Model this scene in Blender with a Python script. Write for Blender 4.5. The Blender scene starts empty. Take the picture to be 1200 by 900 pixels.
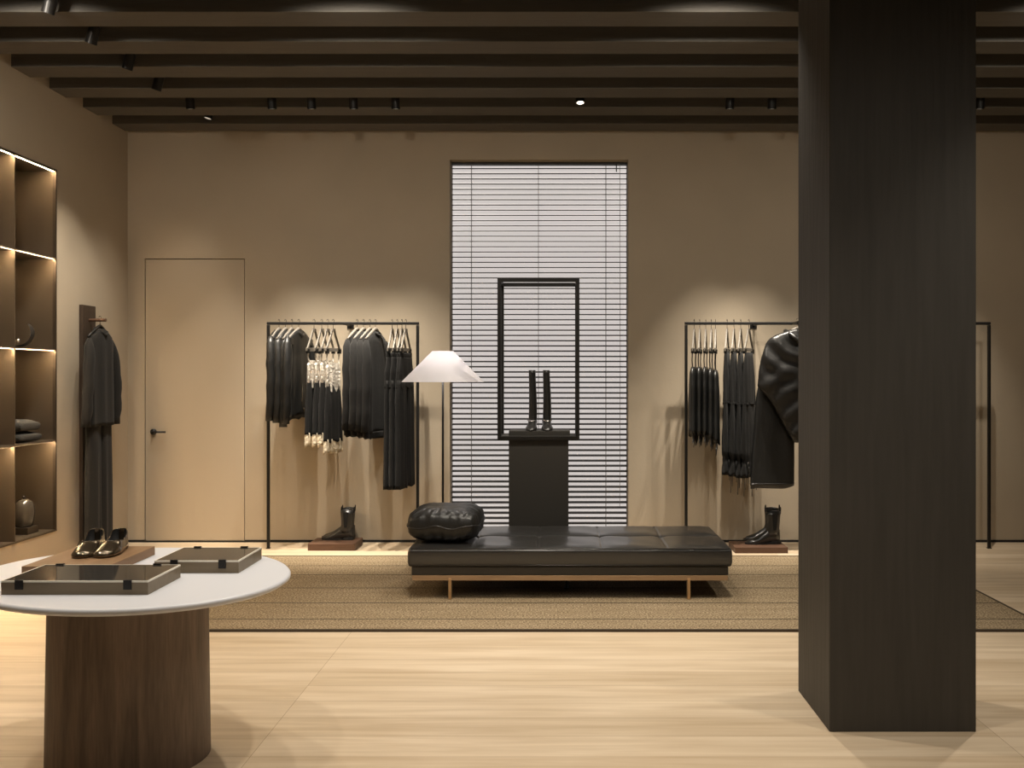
import bpy, bmesh, math, random
from mathutils import Vector, Matrix
random.seed(7)
PI = math.pi
scn = bpy.context.scene
COL = scn.collection
F = 1064.0
CX, CY, EYE = 655.0, 440.0, 1.47
def PX(px, d): return (px - CX) * d / F
def PZ(py, d): return EYE - (py - CY) * d / F

# ------------------------------------------------------------ materials
def new_mat(name):
    m = bpy.data.materials.new(name); m.use_nodes = True
    nt = m.node_tree
    return m, nt, nt.nodes['Principled BSDF']
def setc(b, k, v):
    if k in b.inputs: b.inputs[k].default_value = v
def mat(name, col, rough=.5, metal=0.0, bump=0.0, bscale=40, col2=None, cscale=6, spec=None, sheen=0, coat=0, stretch=(1, 1, 1), detail=4, trans=0, emit=None, estr=0, alpha=1):
    m, nt, b = new_mat(name)
    setc(b, 'Base Color', (*col, 1)); setc(b, 'Roughness', rough); setc(b, 'Metallic', metal)
    if spec is not None: setc(b, 'Specular IOR Level', spec)
    if sheen: setc(b, 'Sheen Weight', sheen)
    if coat: setc(b, 'Coat Weight', coat); setc(b, 'Coat Roughness', .15)
    if trans: setc(b, 'Transmission Weight', trans)
    if emit: setc(b, 'Emission Color', (*emit, 1)); setc(b, 'Emission Strength', estr)
    if col2 or bump:
        tc = nt.nodes.new('ShaderNodeTexCoord'); mp = nt.nodes.new('ShaderNodeMapping')
        mp.inputs['Scale'].default_value = stretch
        nt.links.new(tc.outputs['Object'], mp.inputs['Vector'])
    if col2:
        n = nt.nodes.new('ShaderNodeTexNoise'); n.inputs['Scale'].default_value = cscale; n.inputs['Detail'].default_value = detail
        nt.links.new(mp.outputs[0], n.inputs['Vector'])
        r = nt.nodes.new('ShaderNodeValToRGB')
        r.color_ramp.elements[0].position = .33; r.color_ramp.elements[1].position = .67
        r.color_ramp.elements[0].color = (*col, 1); r.color_ramp.elements[1].color = (*col2, 1)
        nt.links.new(n.outputs['Fac'], r.inputs[0]); nt.links.new(r.outputs[0], b.inputs['Base Color'])
    if bump:
        n2 = nt.nodes.new('ShaderNodeTexNoise'); n2.inputs['Scale'].default_value = bscale; n2.inputs['Detail'].default_value = 5
        nt.links.new(mp.outputs[0], n2.inputs['Vector'])
        bp = nt.nodes.new('ShaderNodeBump'); bp.inputs['Strength'].default_value = bump; bp.inputs['Distance'].default_value = .02
        nt.links.new(n2.outputs['Fac'], bp.inputs['Height']); nt.links.new(bp.outputs[0], b.inputs['Normal'])
    return m

M = {}
M['wall'] = mat('wall_plaster', (.41, .345, .26), .9, bump=.05, bscale=60, col2=(.44, .37, .28), cscale=1.5, spec=.2)
M['door'] = mat('door_paint', (.42, .353, .266), .75, spec=.3)
M['black'] = mat('black_metal', (.012, .011, .010), .45, .3)
M['dark'] = mat('dark_shadow_gap', (.01, .009, .008), .9)
M['beam'] = mat('beam_stain', (.118, .109, .096), .7, bump=.1, bscale=8, col2=(.106, .098, .086), stretch=(.6, 8, 8), spec=.2)
M['ceil'] = mat('ceiling_paint', (.05, .046, .042), .95, spec=.1)
M['column'] = mat('column_plaster', (.062, .057, .050), .62, bump=.12, bscale=5, col2=(.050, .046, .040), cscale=3, stretch=(9, 9, .6), spec=.35)
M['bronze'] = mat('bronze_sheet', (.13, .102, .073), .42, .6, bump=.03, bscale=4, stretch=(1, 1, 60))
M['bronze_edge'] = mat('bronze_edge', (.10, .08, .06), .4, .8)
M['leather'] = mat('black_leather', (.018, .017, .016), .32, bump=.0025, bscale=120, spec=.6, coat=.15)
M['leather_top'] = mat('mattress_leather', (.013, .0125, .012), .34, bump=.0025, bscale=120, spec=.9, coat=.35, sheen=.06)
M['leather_soft'] = mat('soft_leather', (.012, .012, .0115), .40, bump=.22, bscale=16, stretch=(1, 1, .6), spec=.55)
M['cloth'] = mat('black_wool', (.013, .0125, .012), .9, bump=.3, bscale=160, sheen=.06, spec=.2)
M['cloth2'] = mat('black_crepe', (.010, .0096, .0092), .85, bump=.15, bscale=60, sheen=.04, spec=.2)
M['coat'] = mat('charcoal_wool', (.015, .0145, .014), .92, bump=.2, bscale=90, sheen=.05, spec=.2)
M['satin'] = mat('black_satin', (.014, .0135, .013), .35, bump=.35, bscale=9, spec=.5)
M['sequin'] = mat('pale_sequin', (.75, .70, .62), .4, .1, bump=.9, bscale=50, col2=(.45, .40, .34), cscale=45)
M['lace'] = mat('pale_lace', (.72, .62, .46), .7, bump=.6, bscale=60)
M['hanger'] = mat('hanger_grey_wood', (.21, .19, .16), .5, col2=(.17, .15, .125), cscale=12)
M['chrome'] = mat('chrome', (.75, .73, .70), .18, 1)
M['oak'] = mat('rail_oak', (.46, .30, .17), .5, bump=.05, bscale=20, col2=(.38, .24, .13), cscale=5, stretch=(1, 12, 12))
M['walnut_slab'] = mat('slab_wood', (.26, .150, .075), .5, col2=(.21, .118, .056), cscale=3, stretch=(8, 1, 8))
M['redwood'] = mat('base_wood', (.11, .055, .032), .5, col2=(.08, .04, .022), cscale=4, stretch=(1, 10, 10))
M['bronze_leg'] = mat('brass_blade', (.62, .42, .24), .35, .8)
M['white'] = mat('white_table_lacquer', (.68, .69, .735), .38)
M['boxframe'] = mat('box_taupe', (.24, .19, .125), .45, .2, col2=(.20, .155, .10), cscale=4, stretch=(1, 8, 8))
M['lip'] = mat('box_lip', (.85, .80, .70), .35)
M['gold'] = mat('bronze_patent', (.17, .13, .085), .16, .85, coat=.6)
M['insole'] = mat('black_insole', (.012, .012, .012), .6)
M['smoke'] = mat('smoked_glass', (.035, .031, .027), .04, 0, spec=.5)
M['plinth'] = mat('plinth_charcoal', (.045, .042, .037), .6, spec=.3)
M['towel'] = mat('grey_knit', (.05, .047, .042), .95, bump=.5, bscale=120)
M['jar'] = mat('smoky_ceramic', (.075, .066, .052), .25, bump=.15, bscale=12, col2=(.05, .043, .034), cscale=9, coat=.4)
M['postwood'] = mat('dark_board', (.055, .036, .024), .55, bump=.06, bscale=10, col2=(.04, .026, .018), cscale=4, stretch=(10, 10, .7))
M['led'] = mat('led_strip', (1, .8, .5), .5, emit=(1.0, .72, .42), estr=210)
M['lens_dim'] = mat('spot_lens_dim', (.3, .28, .25), .3, emit=(1, .86, .66), estr=.25)
M['lens'] = mat('spot_lens', (1, .9, .8), .5, emit=(1, .86, .66), estr=6)
M['cord'] = mat('blind_cord', (.12, .11, .10), .8)
M['slat'] = mat('dark_slat', (.022, .019, .016), .5, spec=.3)

# backlit milky glass behind the blind
m, nt, b = new_mat('milky_glass'); M['pane'] = m
setc(b, 'Base Color', (.8, .8, .8, 1)); setc(b, 'Roughness', .3)
setc(b, 'Emission Color', (1.0, .925, .885, 1)); setc(b, 'Emission Strength', .295)
# lamp shade
m, nt, b = new_mat('paper_shade'); M['shade'] = m
setc(b, 'Base Color', (.88, .87, .90, 1)); setc(b, 'Roughness', .8)
tr = nt.nodes.new('ShaderNodeBsdfTranslucent'); tr.inputs[0].default_value = (.85, .84, .88, 1)
mx = nt.nodes.new('ShaderNodeMixShader'); mx.inputs[0].default_value = .45
nt.links.new(b.outputs[0], mx.inputs[1]); nt.links.new(tr.outputs[0], mx.inputs[2])
nt.links.new(mx.outputs[0], nt.nodes['Material Output'].inputs['Surface'])

# table pedestal wood, vertical grain
def wood_vertical():
    m, nt, b = new_mat('walnut_pedestal'); N = nt.nodes.new; L = nt.links.new
    tc = N('ShaderNodeTexCoord'); mp = N('ShaderNodeMapping'); mp.inputs['Scale'].default_value = (9, 9, .7)
    n = N('ShaderNodeTexNoise'); n.inputs['Scale'].default_value = 1.6; n.inputs['Detail'].default_value = 8; n.inputs['Distortion'].default_value = 1.2
    n2 = N('ShaderNodeTexNoise'); n2.inputs['Scale'].default_value = 14; n2.inputs['Detail'].default_value = 3
    L(tc.outputs['Object'], mp.inputs[0]); L(mp.outputs[0], n.inputs[0]); L(mp.outputs[0], n2.inputs[0])
    r = N('ShaderNodeValToRGB'); e = r.color_ramp.elements
    e[0].position = .3; e[0].color = (.14, .102, .075, 1); e[1].position = .72; e[1].color = (.31, .225, .165, 1)
    L(n.outputs['Fac'], r.inputs[0])
    mxx = N('ShaderNodeMixRGB'); mxx.blend_type = 'MULTIPLY'; mxx.inputs[0].default_value = .5
    L(r.outputs[0], mxx.inputs[1]); L(n2.outputs['Fac'], mxx.inputs[2]); L(mxx.outputs[0], b.inputs['Base Color'])
    setc(b, 'Roughness', .55)
    return m
M['pedestal'] = wood_vertical()

def floor_mat():
    m, nt, b = new_mat('pale_plank_floor'); N = nt.nodes.new; L = nt.links.new
    tc = N('ShaderNodeTexCoord'); mp = N('ShaderNodeMapping'); mp.inputs['Location'].default_value = (1.17 + 3.0, .30, 0)
    L(tc.outputs['Object'], mp.inputs[0])
    br = N('ShaderNodeTexBrick'); br.offset = 0; br.offset_frequency = 1; br.squash = 1
    br.inputs['Scale'].default_value = 1; br.inputs['Brick Width'].default_value = 2.98; br.inputs['Row Height'].default_value = .2
    br.inputs['Mortar Size'].default_value = .0012; br.inputs['Mortar Smooth'].default_value = .3; br.inputs['Bias'].default_value = 0
    br.inputs['Color1'].default_value = (.58, .47, .335, 1); br.inputs['Color2'].default_value = (.68, .57, .43, 1)
    br.inputs['Mortar'].default_value = (.28, .19, .11, 1)
    L(mp.outputs[0], br.inputs['Vector'])
    m2 = N('ShaderNodeMapping'); m2.inputs['Scale'].default_value = (.8, 11, 1)
    L(tc.outputs['Object'], m2.inputs[0])
    n = N('ShaderNodeTexNoise'); n.inputs['Scale'].default_value = 1.5; n.inputs['Detail'].default_value = 7; n.inputs['Distortion'].default_value = .5
    L(m2.outputs[0], n.inputs[0])
    m3 = N('ShaderNodeMapping'); m3.inputs['Scale'].default_value = (2.5, 70, 1); L(tc.outputs['Object'], m3.inputs[0])
    n3 = N('ShaderNodeTexNoise'); n3.inputs['Scale'].default_value = 1.2; n3.inputs['Detail'].default_value = 4; L(m3.outputs[0], n3.inputs[0])
    r = N('ShaderNodeValToRGB'); e = r.color_ramp.elements
    e[0].position = .32; e[0].color = (.86, .81, .75, 1); e[1].position = .62; e[1].color = (1.04, 1.03, 1.02, 1)
    L(n.outputs['Fac'], r.inputs[0])
    r3 = N('ShaderNodeValToRGB'); e = r3.color_ramp.elements
    e[0].position = .3; e[0].color = (.955, .94, .92, 1); e[1].position = .55; e[1].color = (1, 1, 1, 1)
    L(n3.outputs['Fac'], r3.inputs[0])
    a = N('ShaderNodeMixRGB'); a.blend_type = 'MULTIPLY'; a.inputs[0].default_value = 1
    L(br.outputs['Color'], a.inputs[1]); L(r.outputs[0], a.inputs[2])
    c = N('ShaderNodeMixRGB'); c.blend_type = 'MULTIPLY'; c.inputs[0].default_value = 1
    L(a.outputs[0], c.inputs[1]); L(r3.outputs[0], c.inputs[2]); L(c.outputs[0], b.inputs['Base Color'])
    setc(b, 'Roughness', .42); setc(b, 'Specular IOR Level', .35)
    return m
M['floor'] = floor_mat()

def rug_mat():
    m, nt, b = new_mat('woven_seagrass'); N = nt.nodes.new; L = nt.links.new
    tc = N('ShaderNodeTexCoord')
    mp = N('ShaderNodeMapping'); mp.inputs['Scale'].default_value = (1, 1.5, 1); L(tc.outputs['Object'], mp.inputs[0])
    n = N('ShaderNodeTexNoise'); n.inputs['Scale'].default_value = 85; n.inputs['Detail'].default_value = 3; L(mp.outputs[0], n.inputs[0])
    r = N('ShaderNodeValToRGB'); e = r.color_ramp.elements
    e[0].position = .38; e[0].color = (.14, .10, .06, 1); e[1].position = .62; e[1].color = (.47, .37, .24, 1)
    L(n.outputs['Fac'], r.inputs[0])
    mp2 = N('ShaderNodeMapping'); mp2.inputs['Scale'].default_value = (1.2, 8, 1); L(tc.outputs['Object'], mp2.inputs[0])
    n2 = N('ShaderNodeTexNoise'); n2.inputs['Scale'].default_value = 2; n2.inputs['Detail'].default_value = 4; L(mp2.outputs[0], n2.inputs[0])
    r2 = N('ShaderNodeValToRGB'); e = r2.color_ramp.elements
    e[0].position = .3; e[0].color = (.80, .78, .74, 1); e[1].position = .7; e[1].color = (1, 1, 1, 1); L(n2.outputs['Fac'], r2.inputs[0])
    a = N('ShaderNodeMixRGB'); a.blend_type = 'MULTIPLY'; a.inputs[0].default_value = 1
    L(r.outputs[0], a.inputs[1]); L(r2.outputs[0], a.inputs[2])
    L(a.outputs[0], b.inputs['Base Color'])
    bp = N('ShaderNodeBump'); bp.inputs['Strength'].default_value = .7; bp.inputs['Distance'].default_value = .008
    L(n.outputs['Fac'], bp.inputs['Height']); L(bp.outputs[0], b.inputs['Normal'])
    setc(b, 'Roughness', .9); setc(b, 'Specular IOR Level', .15)
    return m
M['rug'] = rug_mat()
M['rugline'] = mat('rug_cord', (.06, .042, .025), .9)

# ------------------------------------------------------------ mesh helpers
def BM(): return bmesh.new()
def obj(name, bm, m, parent=None, smooth=False, bevel=0, bseg=2, sub=0):
    me = bpy.data.meshes.new(name)
    bmesh.ops.recalc_face_normals(bm, faces=bm.faces[:])
    bm.to_mesh(me); bm.free()
    me.materials.append(M[m] if isinstance(m, str) else m)
    if smooth:
        for p in me.polygons: p.use_smooth = True
    o = bpy.data.objects.new(name, me); COL.objects.link(o)
    if parent: o.parent = parent
    if bevel:
        md = o.modifiers.new('bevel', 'BEVEL'); md.width = bevel; md.segments = bseg; md.limit_method = 'ANGLE'
    if sub:
        md = o.modifiers.new('sub', 'SUBSURF'); md.levels = sub; md.render_levels = sub
    return o
def thing(name, label, cat, loc=(0, 0, 0), rz=0, group=None):
    o = bpy.data.objects.new(name, None); COL.objects.link(o); o.empty_display_size = .05
    o.location = loc; o.rotation_euler = (0, 0, rz)
    o['label'] = label; o['category'] = cat
    if group: o['group'] = group
    return o
def tag(o, label, cat, group=None):
    o['label'] = label; o['category'] = cat
    if group: o['group'] = group
    return o
def struct(name, bm, m, label=None, cat=None, parent=None, **k):
    o = obj(name, bm, m, parent, **k)
    if not parent:
        o['kind'] = 'structure'
        o['label'] = label or name; o['category'] = cat or name.split('_')[0]
    return o
def dup(root, loc, rz, label, group=None, scale=None):
    r = root.copy(); COL.objects.link(r); r.location = loc; r.rotation_euler = (0, 0, rz); r['label'] = label
    if group: r['group'] = group
    if scale: r.scale = scale
    for ch in list(root.children):
        c = ch.copy(); COL.objects.link(c); c.parent = r
        for g in list(ch.children):
            d = g.copy(); COL.objects.link(d); d.parent = c
    return r
def bx(bm, x0, x1, y0, y1, z0, z1, mtx=None):
    vs = [bm.verts.new((x, y, z)) for x in (x0, x1) for y in (y0, y1) for z in (z0, z1)]
    if mtx:
        for v in vs: v.co = mtx @ v.co
    for f in ((0, 1, 3, 2), (4, 6, 7, 5), (0, 4, 5, 1), (2, 3, 7, 6), (0, 2, 6, 4), (1, 5, 7, 3)):
        bm.faces.new([vs[i] for i in f])
def box(*a, mtx=None):
    b = BM(); bx(b, *a, mtx=mtx); return b
def loft(bm, rings, cap0=True, cap1=True, closed=True):
    vr = [[bm.verts.new(p) for p in r] for r in rings]
    n = len(vr[0])
    for a, b_ in zip(vr, vr[1:]):
        for i in range(n if closed else n - 1):
            j = (i + 1) % n
            bm.faces.new((a[i], a[j], b_[j], b_[i]))
    if cap0: bm.faces.new(vr[0][::-1])
    if cap1: bm.faces.new(vr[-1])
def lathe(bm, prof, c=(0, 0, 0), n=40, sx=1, sy=1, cap0=True, cap1=True):
    loft(bm, [[(c[0] + r * sx * math.cos(2 * PI * i / n), c[1] + r * sy * math.sin(2 * PI * i / n), c[2] + z) for i in range(n)] for r, z in prof], cap0, cap1)
def tube(bm, pts, r, n=8, flat=1.0):
    pts = [Vector(p) for p in pts]; rings = []
    up = None
    for i, p in enumerate(pts):
        t = (pts[min(i + 1, len(pts) - 1)] - pts[max(i - 1, 0)]).normalized()
        if up is None:
            up = Vector((0, 0, 1)) if abs(t.z) < .9 else Vector((0, 1, 0))
        s = t.cross(up).normalized(); u = s.cross(t).normalized(); up = u
        rr = r[i] if isinstance(r, (list, tuple)) else r
        rings.append([p + s * rr * math.cos(2 * PI * k / n) + u * rr * flat * math.sin(2 * PI * k / n) for k in range(n)])
    loft(bm, rings)
def interp(prof, t):
    # prof: list of tuples, first = key; catmull-ish smooth
    if t <= prof[0][0]: return prof[0][1:]
    for a, b_ in zip(prof, prof[1:]):
        if t <= b_[0]:
            u = (t - a[0]) / (b_[0] - a[0])
            return tuple(x + (y - x) * u for x, y in zip(a[1:], b_[1:]))
    return prof[-1][1:]
def drape(bm, prof, rows=26, n=44, wave=.01, lam=.09, ph=0., hem=.01, sq=.75, twist=0., top=None, capt=True, capb=True):
    """a hanging piece of cloth. prof: (depth below top, half width, half thickness, centre x, centre y); width along X"""
    z0, z1 = prof[0][0], prof[-1][0]; rings = []
    for k in range(rows + 1):
        t = z0 + (z1 - z0) * k / rows
        hw, ht, cx, cy = interp(prof, t); s = (t - z0) / (z1 - z0)
        ring = []
        for i in range(n):
            a = 2 * PI * i / n; ca, sa = math.cos(a), math.sin(a)
            x = hw * math.copysign(abs(ca) ** sq, ca); y = ht * math.copysign(abs(sa) ** sq, sa)
            y += wave * min(1, s * 2.2) * math.sin(2 * PI * (x + twist * s) / lam + ph) * (1 - .6 * abs(ca) ** 4)
            y += wave * .5 * s * math.sin(2 * PI * x / (lam * .57) + ph * 2.3)
            z = -t
            if s > .7: z -= hem * (s - .7) / .3 * math.sin(2 * PI * x / (lam * 1.7) + ph * 1.7)
            ring.append((x + cx, y + cy, z))
        rings.append(ring)
    loft(bm, rings, capt, capb)

# ------------------------------------------------------------ camera
cd = bpy.data.cameras.new('camera'); cam = bpy.data.objects.new('camera', cd); COL.objects.link(cam)
cam.location = (0, 0, EYE); cam.rotation_euler = (PI / 2, 0, 0)
cd.sensor_width = 36; cd.lens = 36 * F / 1200; cd.shift_x = -(CX - 600) / 1200; cd.shift_y = -(450 - CY) / 1200
cd.clip_start = .05
scn.camera = cam

# ------------------------------------------------------------ room shell
XL, XR, YB, YF, H = -3.8, 5.3, 8.0, -2.5, 4.0
struct('floor', box(XL - .15, XR + .15, YF - .15, YB + .6, -.1, 0), 'floor', 'pale oak plank floor with long boards running across the room')
struct('ceiling', box(XL - .15, XR + .15, YF - .15, YB + .6, H, H + .1), 'ceil', 'dark ceiling above the row of beams')
WX0, WX1, WZ = PX(527, 8), PX(736.5, 8), PZ(187, 8)
DX0, DX1, DZ = PX(169.5, 8), PX(287, 8), PZ(303, 8)
b = BM()   # back wall with a window recess and a door opening
bx(b, XL - .15, DX0, YB, YB + .35, 0, H); bx(b, DX0, DX1, YB, YB + .35, DZ, H); bx(b, DX1, WX0, YB, YB + .35, 0, H)
bx(b, WX0, WX1, YB, YB + .35, WZ, H); bx(b, WX1, XR + .15, YB, YB + .35, 0, H)
bx(b, DX0, DX1, YB + .05, YB + .35, 0, DZ)
struct('wall_back', b, 'wall', 'beige plaster back wall behind the clothes rails')
CY0, CY1 = 6.864 - 4 * .517, 6.864
CZ0, CZ1 = PZ(622, CY1), PZ(199, CY1)
b = BM()   # left wall with the cabinet niche
bx(b, XL - .15, XL, CY1, YB, 0, H); bx(b, XL - .15, XL, YF, CY0, 0, H)
bx(b, XL - .15, XL, CY0, CY1, 0, CZ0); bx(b, XL - .15, XL, CY0, CY1, CZ1, H)
bx(b, XL - .55, XL - .45, CY0 - .1, CY1 + .1, CZ0 - .1, CZ1 + .1)
struct('wall_left', b, 'wall', 'beige plaster left wall around the lit display niche')
struct('wall_right', box(XR, XR + .15, YF, YB, 0, H), 'wall', 'beige plaster right wall')
struct('wall_front', box(XL, XR, YF - .15, YF, 0, H), 'wall', 'beige plaster wall behind the viewer')
b = BM(); bx(b, XL, DX0 - .0, YB - .004, YB, 0, .022); bx(b, DX1, WX0, YB - .004, YB, 0, .022); bx(b, WX1, XR, YB - .004, YB, 0, .022); bx(b, DX0, DX1, YB - .004, YB + .002, 0, .014)  # dark strips painted in for the shade of the gap at the wall base
struct('baseboard_back', b, 'dark', 'thin painted shadow-gap line along the back wall')
struct('baseboard_left', box(XL, XL + .004, YF, YB - .005, 0, .018), 'dark', 'thin painted shadow-gap line along the left wall')  # same painted gap shade on the left wall
# door
d = struct('door_1', box(DX0 + .007, DX1 - .007, YB + .004, YB + .045, .016, DZ - .007), 'door', 'flush beige door set level with the back wall', 'door')
b = BM(); hx, hz = PX(180, 8), PZ(506, 8)
tube(b, [(hx, YB + .004, hz), (hx, YB - .012, hz)], .026, 20); tube(b, [(hx, YB - .01, hz), (hx, YB - .045, hz)], .009, 12)
tube(b, [(hx, YB - .045, hz), (hx + .03, YB - .048, hz), (hx + .125, YB - .048, hz)], .0085, 12)
o = obj('door_handle', b, 'black', d, smooth=True); o['label'] = 'black lever handle'
# beams
for k in range(-15, 7):
    y0 = 5.345 + .4755 * k; n = k + 16
    struct('trim_%d' % n, box(XL, XR, y0, y0 + .225, PZ(14, 5.345), H), 'beam',
           'dark stained ceiling beam, number %d counted from the back wall' % (7 - k) if k < 6 else 'dark stained ceiling beam nearest the back wall', 'beam', bevel=.003)

# ------------------------------------------------------------ window and blind
w = BM(); yw = YB + .175
bx(w, WX0, WX0 + .007, yw - .02, yw + .03, 0, WZ); bx(w, WX1 - .007, WX1, yw - .02, yw + .03, 0, WZ)
bx(w, WX0 + .007, WX1 - .007, yw - .02, yw + .03, WZ - .012, WZ); bx(w, WX0 + .007, WX1 - .007, yw - .02, yw + .03, 0, .03)
win = bpy.data.objects.new('window_1', None); COL.objects.link(win); win.location = (0, 0, 0)
win['kind'] = 'structure'; win['label'] = 'tall bright window of milky glass behind the blind'; win['category'] = 'window'
obj('window_frame', w, 'white', win)
obj('pane', box(WX0 + .007, WX1 - .007, yw, yw + .02, .03, WZ - .012), 'pane', win)
bl = thing('venetian_blind', 'dark slatted venetian blind filling the tall window recess', 'blind', (0, YB + .12, 0))
b = BM(); pitch = 6.2 / 133; z = WZ - .05; tilt = math.radians(9)
i = 0
while z > .03:
    n_ = 5; top = []; bot = []
    dx = (random.random() - .5) * .004
    for s in range(n_ + 1):
        u = -.028 + .056 * s / n_; zz = u * math.tan(tilt) + .003 * (1 - (u / .028) ** 2)
        top.append((u, z + zz)); bot.append((u, z + zz - .0055))
    prof = top + bot[::-1]
    sag = (random.random() - .5) * .003
    loft(b, [[(x, y, zz + sg) for y, zz in prof] for x, sg in ((WX0 + .007 + dx, sag), (WX1 - .007 + dx, -sag))])
    z -= pitch; i += 1
obj('slats', b, 'slat', bl)
obj('headrail', box(WX0 + .008, WX1 - .008, -.03, .03, WZ - .022, WZ - .002), 'slat', bl)
obj('bottom_rail', box(WX0 + .012, WX1 - .012, -.026, .026, .008, .028), 'slat', bl, bevel=.003)
for px in (552.5, 631, 710):
    x = PX(px, 8.12); b = BM()
    for yy in (-.027, .027): bx(b, x - .0018, x + .0018, yy - .001, yy + .001, .02, WZ - .02)
    obj('ladder_cord', b, 'cord', bl)
b = BM(); x = PX(723, 8); tube(b, [(x, -.04, WZ - .02), (x, -.04, WZ - .09)], .005, 8)
obj('tilt_wand', b, 'black', bl)
b = BM(); x = PX(727, 8); tube(b, [(x, -.04, WZ - .02), (x + .004, -.04, 1.6), (x, -.04, .3)], .002, 6)
obj('pull_cord', b, 'cord', bl)

# ------------------------------------------------------------ column
b = box(PX(972, 3.744), PX(1144, 3.744), 3.744, 4.232, 0, 3.605)
tag(obj('square_column', b, 'column', bevel=.003), 'massive dark charcoal square column standing on the pale floor at right', 'column')

# ------------------------------------------------------------ rug
r = thing('area_rug', 'tan woven seagrass rug with thin dark cross lines under the daybed', 'rug', (0, 0, 0))
RX0, RX1, RY0, RY1 = -2.72, 2.84, 5.20, 7.345
obj('woven_field', box(RX0 + .012, RX1 - .012, RY0 + .012, RY1 - .012, .0, .012), 'rug', r)
b = BM()
bx(b, RX0, RX1, RY0, RY0 + .016, 0, .014); bx(b, RX0, RX1, RY1 - .016, RY1, 0, .014)
bx(b, RX0, RX0 + .016, RY0 + .016, RY1 - .016, 0, .014); bx(b, RX1 - .016, RX1, RY0 + .016, RY1 - .016, 0, .014)
obj('bound_edge', b, 'rugline', r)
b = BM()
for py in (725.5, 706.5, 689, 673.5, 663):
    yy = F * 1.458 / (py - CY); bx(b, RX0 + .02, RX1 - .02, yy - .005, yy + .005, .006, .0128)
obj('cross_lines', b, 'rugline', r)

# ------------------------------------------------------------ daybed
DY0, DY1 = 5.90, 6.80
dX0, dX1 = PX(477, DY0), PX(859, DY0)
db = thing('daybed', 'long black leather daybed with tufted mattress standing on the tan rug', 'daybed', ((dX0 + dX1) / 2, (DY0 + DY1) / 2, .012))
hx_, hy_ = (dX1 - dX0) / 2, (DY1 - DY0) / 2
def mattress():
    b = BM(); Z0, Z1, rr = .212, .332, .022; nx = 260
    seam_x = [-hx_ + 2 * hx_ * k / 5 for k in range(1, 5)]
    rings = []
    for i in range(nx + 1):
        x = -hx_ + 2 * hx_ * i / nx
        e = min(x + hx_, hx_ - x); sh = 0 if e > rr else rr - math.sqrt(max(0, rr * rr - (rr - e) ** 2))
        y0, y1, z0, z1 = -hy_ + sh, hy_ - sh, Z0 + sh * .7, Z1 - sh
        ring = []
        q = 5
        for cxx, czz, a0 in ((y1 - rr, z0 + rr, -PI / 2), ):
            for k in range(q + 1):
                a = a0 + PI / 2 * k / q; ring.append((x, cxx + rr * math.cos(a), czz + rr * math.sin(a)))
        for k in range(q + 1):
            a = PI / 2 * k / q; ring.append((x, y1 - rr + rr * math.cos(a), z1 - rr + rr * math.sin(a)))
        nt_ = 70
        for k in range(1, nt_):
            y = (y1 - rr) + (y0 - y1 + 2 * rr) * k / nt_
            dxs = min(abs(x - s) for s in seam_x); dys = abs(y - 0.02)
            g = -.009 * math.exp(-(dxs / .006) ** 2) - .009 * math.exp(-(dys / .008) ** 2)
            tuft = math.hypot(dxs, dys)
            g -= .013 * math.exp(-(tuft / .03) ** 2)
            pu = .010 * (1 - math.exp(-(dxs / .05) ** 2)) * (1 - math.exp(-(dys / .05) ** 2))
            ed = min(1, (hy_ - abs(y)) / .08) * min(1, e / .08)
            g += pu * ed + .0025 * math.sin(x * 19 + y * 7) * math.sin(y * 13 - x * 5) * ed
            ring.append((x, y, z1 + g))
        for k in range(q + 1):
            a = PI / 2 + PI / 2 * k / q; ring.append((x, y0 + rr + rr * math.cos(a), z1 - rr + rr * math.sin(a)))
        for k in range(q + 1):
            a = PI + PI / 2 * k / q; ring.append((x, y0 + rr + rr * math.cos(a), z0 + rr + rr * math.sin(a)))
        rings.append(ring)
    loft(b, rings); return b
mt = obj('mattress', mattress(), 'leather_top', db, smooth=True)
b = BM()
for zz, ins in ((.328, .006), (.224, .0)):
    tube(b, [(-hx_ + .02, -hy_ + ins, zz), (hx_ - .02, -hy_ + ins, zz)], .0035, 8)
obj('piping', b, 'leather', mt, smooth=True)
obj('base', box(-hx_ + .025, hx_ - .025, -hy_ + .02, hy_ - .02, .155, .213), 'leather', db, bevel=.006)
b = BM(); bx(b, -hx_ + .03, hx_ - .03, -hy_ + .015, -hy_ + .04, .122, .155); bx(b, -hx_ + .03, hx_ - .03, hy_ - .04, hy_ - .015, .122, .155)
bx(b, -hx_ + .03, -hx_ + .055, -hy_ + .04, hy_ - .04, .122, .155); bx(b, hx_ - .055, hx_ - .03, -hy_ + .04, hy_ - .04, .122, .155)
o = obj('rail', b, 'oak', db, bevel=.002); o['label'] = 'tan oak rail'
for sx in (-1, 1):
    for sy in (-1, 1):
        x = (PX(527, DY0) if sx < 0 else PX(807.5, DY0)) - db.location.x
        b = BM(); bx(b, x - .010, x + .010, *sorted((sy * (hy_ - .013), sy * (hy_ - .055))), 0, .140); bx(b, x - .010, x + .010, *sorted((sy * (hy_ - .013), sy * (hy_ - .005))), 0.0, .137)
        o = obj('leg', b, 'bronze_leg', db, bevel=.002); o['label'] = 'brass blade leg'
b = BM(); x = PX(664, 6.2) - db.location.x; bx(b, x - .008, x + .008, -.14, -.10, 0, .155); bx(b, x - .016, x + .016, -.15, -.09, 0, .008)
o = obj('leg', b, 'black', db); o['label'] = 'black centre leg'

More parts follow.
